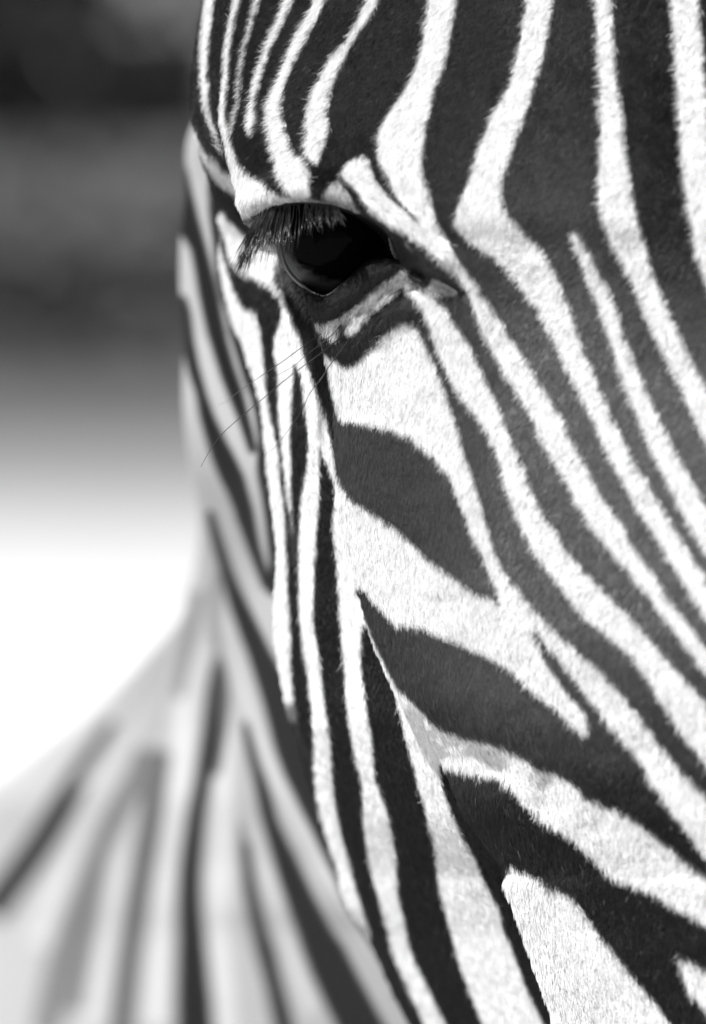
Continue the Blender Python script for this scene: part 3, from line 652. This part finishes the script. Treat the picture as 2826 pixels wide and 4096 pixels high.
# ---------------------------------------------------------------- ground and far vegetation, all far out of focus
sand, nt, bsdf = mat("pale_sand", rough=.9, spec=.1)
tc = nt.nodes.new('ShaderNodeTexCoord')
nz = nt.nodes.new('ShaderNodeTexNoise'); nz.inputs['Scale'].default_value = .9; nz.inputs['Detail'].default_value = 6
rp = nt.nodes.new('ShaderNodeValToRGB')
rp.color_ramp.elements[0].position, rp.color_ramp.elements[0].color = .3, (.62, .62, .62, 1)
rp.color_ramp.elements[1].position, rp.color_ramp.elements[1].color = .7, (.74, .74, .74, 1)
# sparse turf thickens with distance from the animal
sx = nt.nodes.new('ShaderNodeSeparateXYZ'); nt.links.new(tc.outputs['Object'], sx.inputs[0])
gr = nt.nodes.new('ShaderNodeValToRGB')
for p_, v_ in ((.10, .90), (.13, .72), (.145, .62), (.165, .49), (.19, .38), (.225, .28), (.31, .19), (.495, .12)):
    el = gr.color_ramp.elements.new(p_); el.color = (v_, v_, v_, 1)
gr.color_ramp.elements[0].color = (1, 1, 1, 1); gr.color_ramp.elements[-1].color = (.12, .12, .12, 1)
dv = nt.nodes.new('ShaderNodeMath'); dv.operation = 'MULTIPLY_ADD'; dv.inputs[1].default_value = .005; dv.inputs[2].default_value = 0
nt.links.new(sx.outputs['Y'], dv.inputs[0]); nt.links.new(dv.outputs[0], gr.inputs['Fac'])
gm = nt.nodes.new('ShaderNodeMix'); gm.data_type = 'RGBA'; gm.blend_type = 'MULTIPLY'; gm.inputs['Factor'].default_value = 1
nt.links.new(rp.outputs['Color'], gm.inputs['A']); nt.links.new(gr.outputs['Color'], gm.inputs['B'])
nt.links.new(tc.outputs['Object'], nz.inputs['Vector']); nt.links.new(nz.outputs['Fac'], rp.inputs['Fac'])
nt.links.new(gm.outputs['Result'], bsdf.inputs['Base Color'])
gx, gy = np.meshgrid(np.linspace(-600, 600, 61), np.linspace(-40, 900, 95))
gz = .04 * np.sin(gx * .9) * np.sin(gy * .7)
ground = mesh_object("ground", np.stack([gx, gy, gz - .05], -1).reshape(-1, 3), grid_faces(95, 61)[:, ::-1], sand)
ground['kind'] = 'structure'

def leaf_mass(name, n, centre, half, size, tone, seed):
    """Leaf-sized blades spread through a lumpy volume."""
    g = np.random.default_rng(seed)
    lob = g.random((26, 3)) * 2 - 1
    which = g.integers(0, 26, n)
    p = lob[which] * [1, .8, .8] + g.normal(size=(n, 3)) * [.1, .25, .2]
    p = np.clip(p, -1.1, 1.1) * half + centre
    p[:, 2] = np.maximum(p[:, 2], .02 + .1 * g.random(n))
    a = g.normal(size=(n, 3)); a /= np.linalg.norm(a, axis=1, keepdims=True)
    b = np.cross(a, g.normal(size=(n, 3))); b /= np.linalg.norm(b, axis=1, keepdims=True)
    sz = (size * (.6 + .8 * g.random(n)))[:, None]
    v = np.stack([p - a * sz, p - b * sz * .45, p + a * sz, p + b * sz * .45], 1)
    m, nt, bsdf = mat(name + "_leaf", (tone,) * 3, .7, .2)
    nz = nt.nodes.new('ShaderNodeTexNoise'); nz.inputs['Scale'].default_value = 1.6
    tc = nt.nodes.new('ShaderNodeTexCoord')
    mr = nt.nodes.new('ShaderNodeMapRange'); mr.inputs['To Min'].default_value = tone * .6; mr.inputs['To Max'].default_value = tone * 1.4
    nt.links.new(tc.outputs['Object'], nz.inputs['Vector']); nt.links.new(nz.outputs['Fac'], mr.inputs['Value']); nt.links.new(mr.outputs['Result'], bsdf.inputs['Base Color'])
    return mesh_object(name.split('.')[0], v.reshape(-1, 3), np.arange(4 * n).reshape(-1, 4), m, smooth=False)

hedge = leaf_mass("hedge", 14000, (-6, 108, .5), (30, 1.5, .6), .22, .15, 3)
hedge['label'] = "low dark blurred hedge at the back edge of the pale sand"
hedge['category'] = "hedge"
bush = leaf_mass("bush", 26000, (-6, 116, 2.6), (32, 3, 2.9), .35, .14, 4)
bush['label'] = "tall grey blurred bush standing behind the low dark hedge"
bush['category'] = "bush"
wood = leaf_mass("far_wood", 40000, (-8, 150, 12), (50, 8, 13), .8, .016, 5)
wood['kind'] = 'stuff'
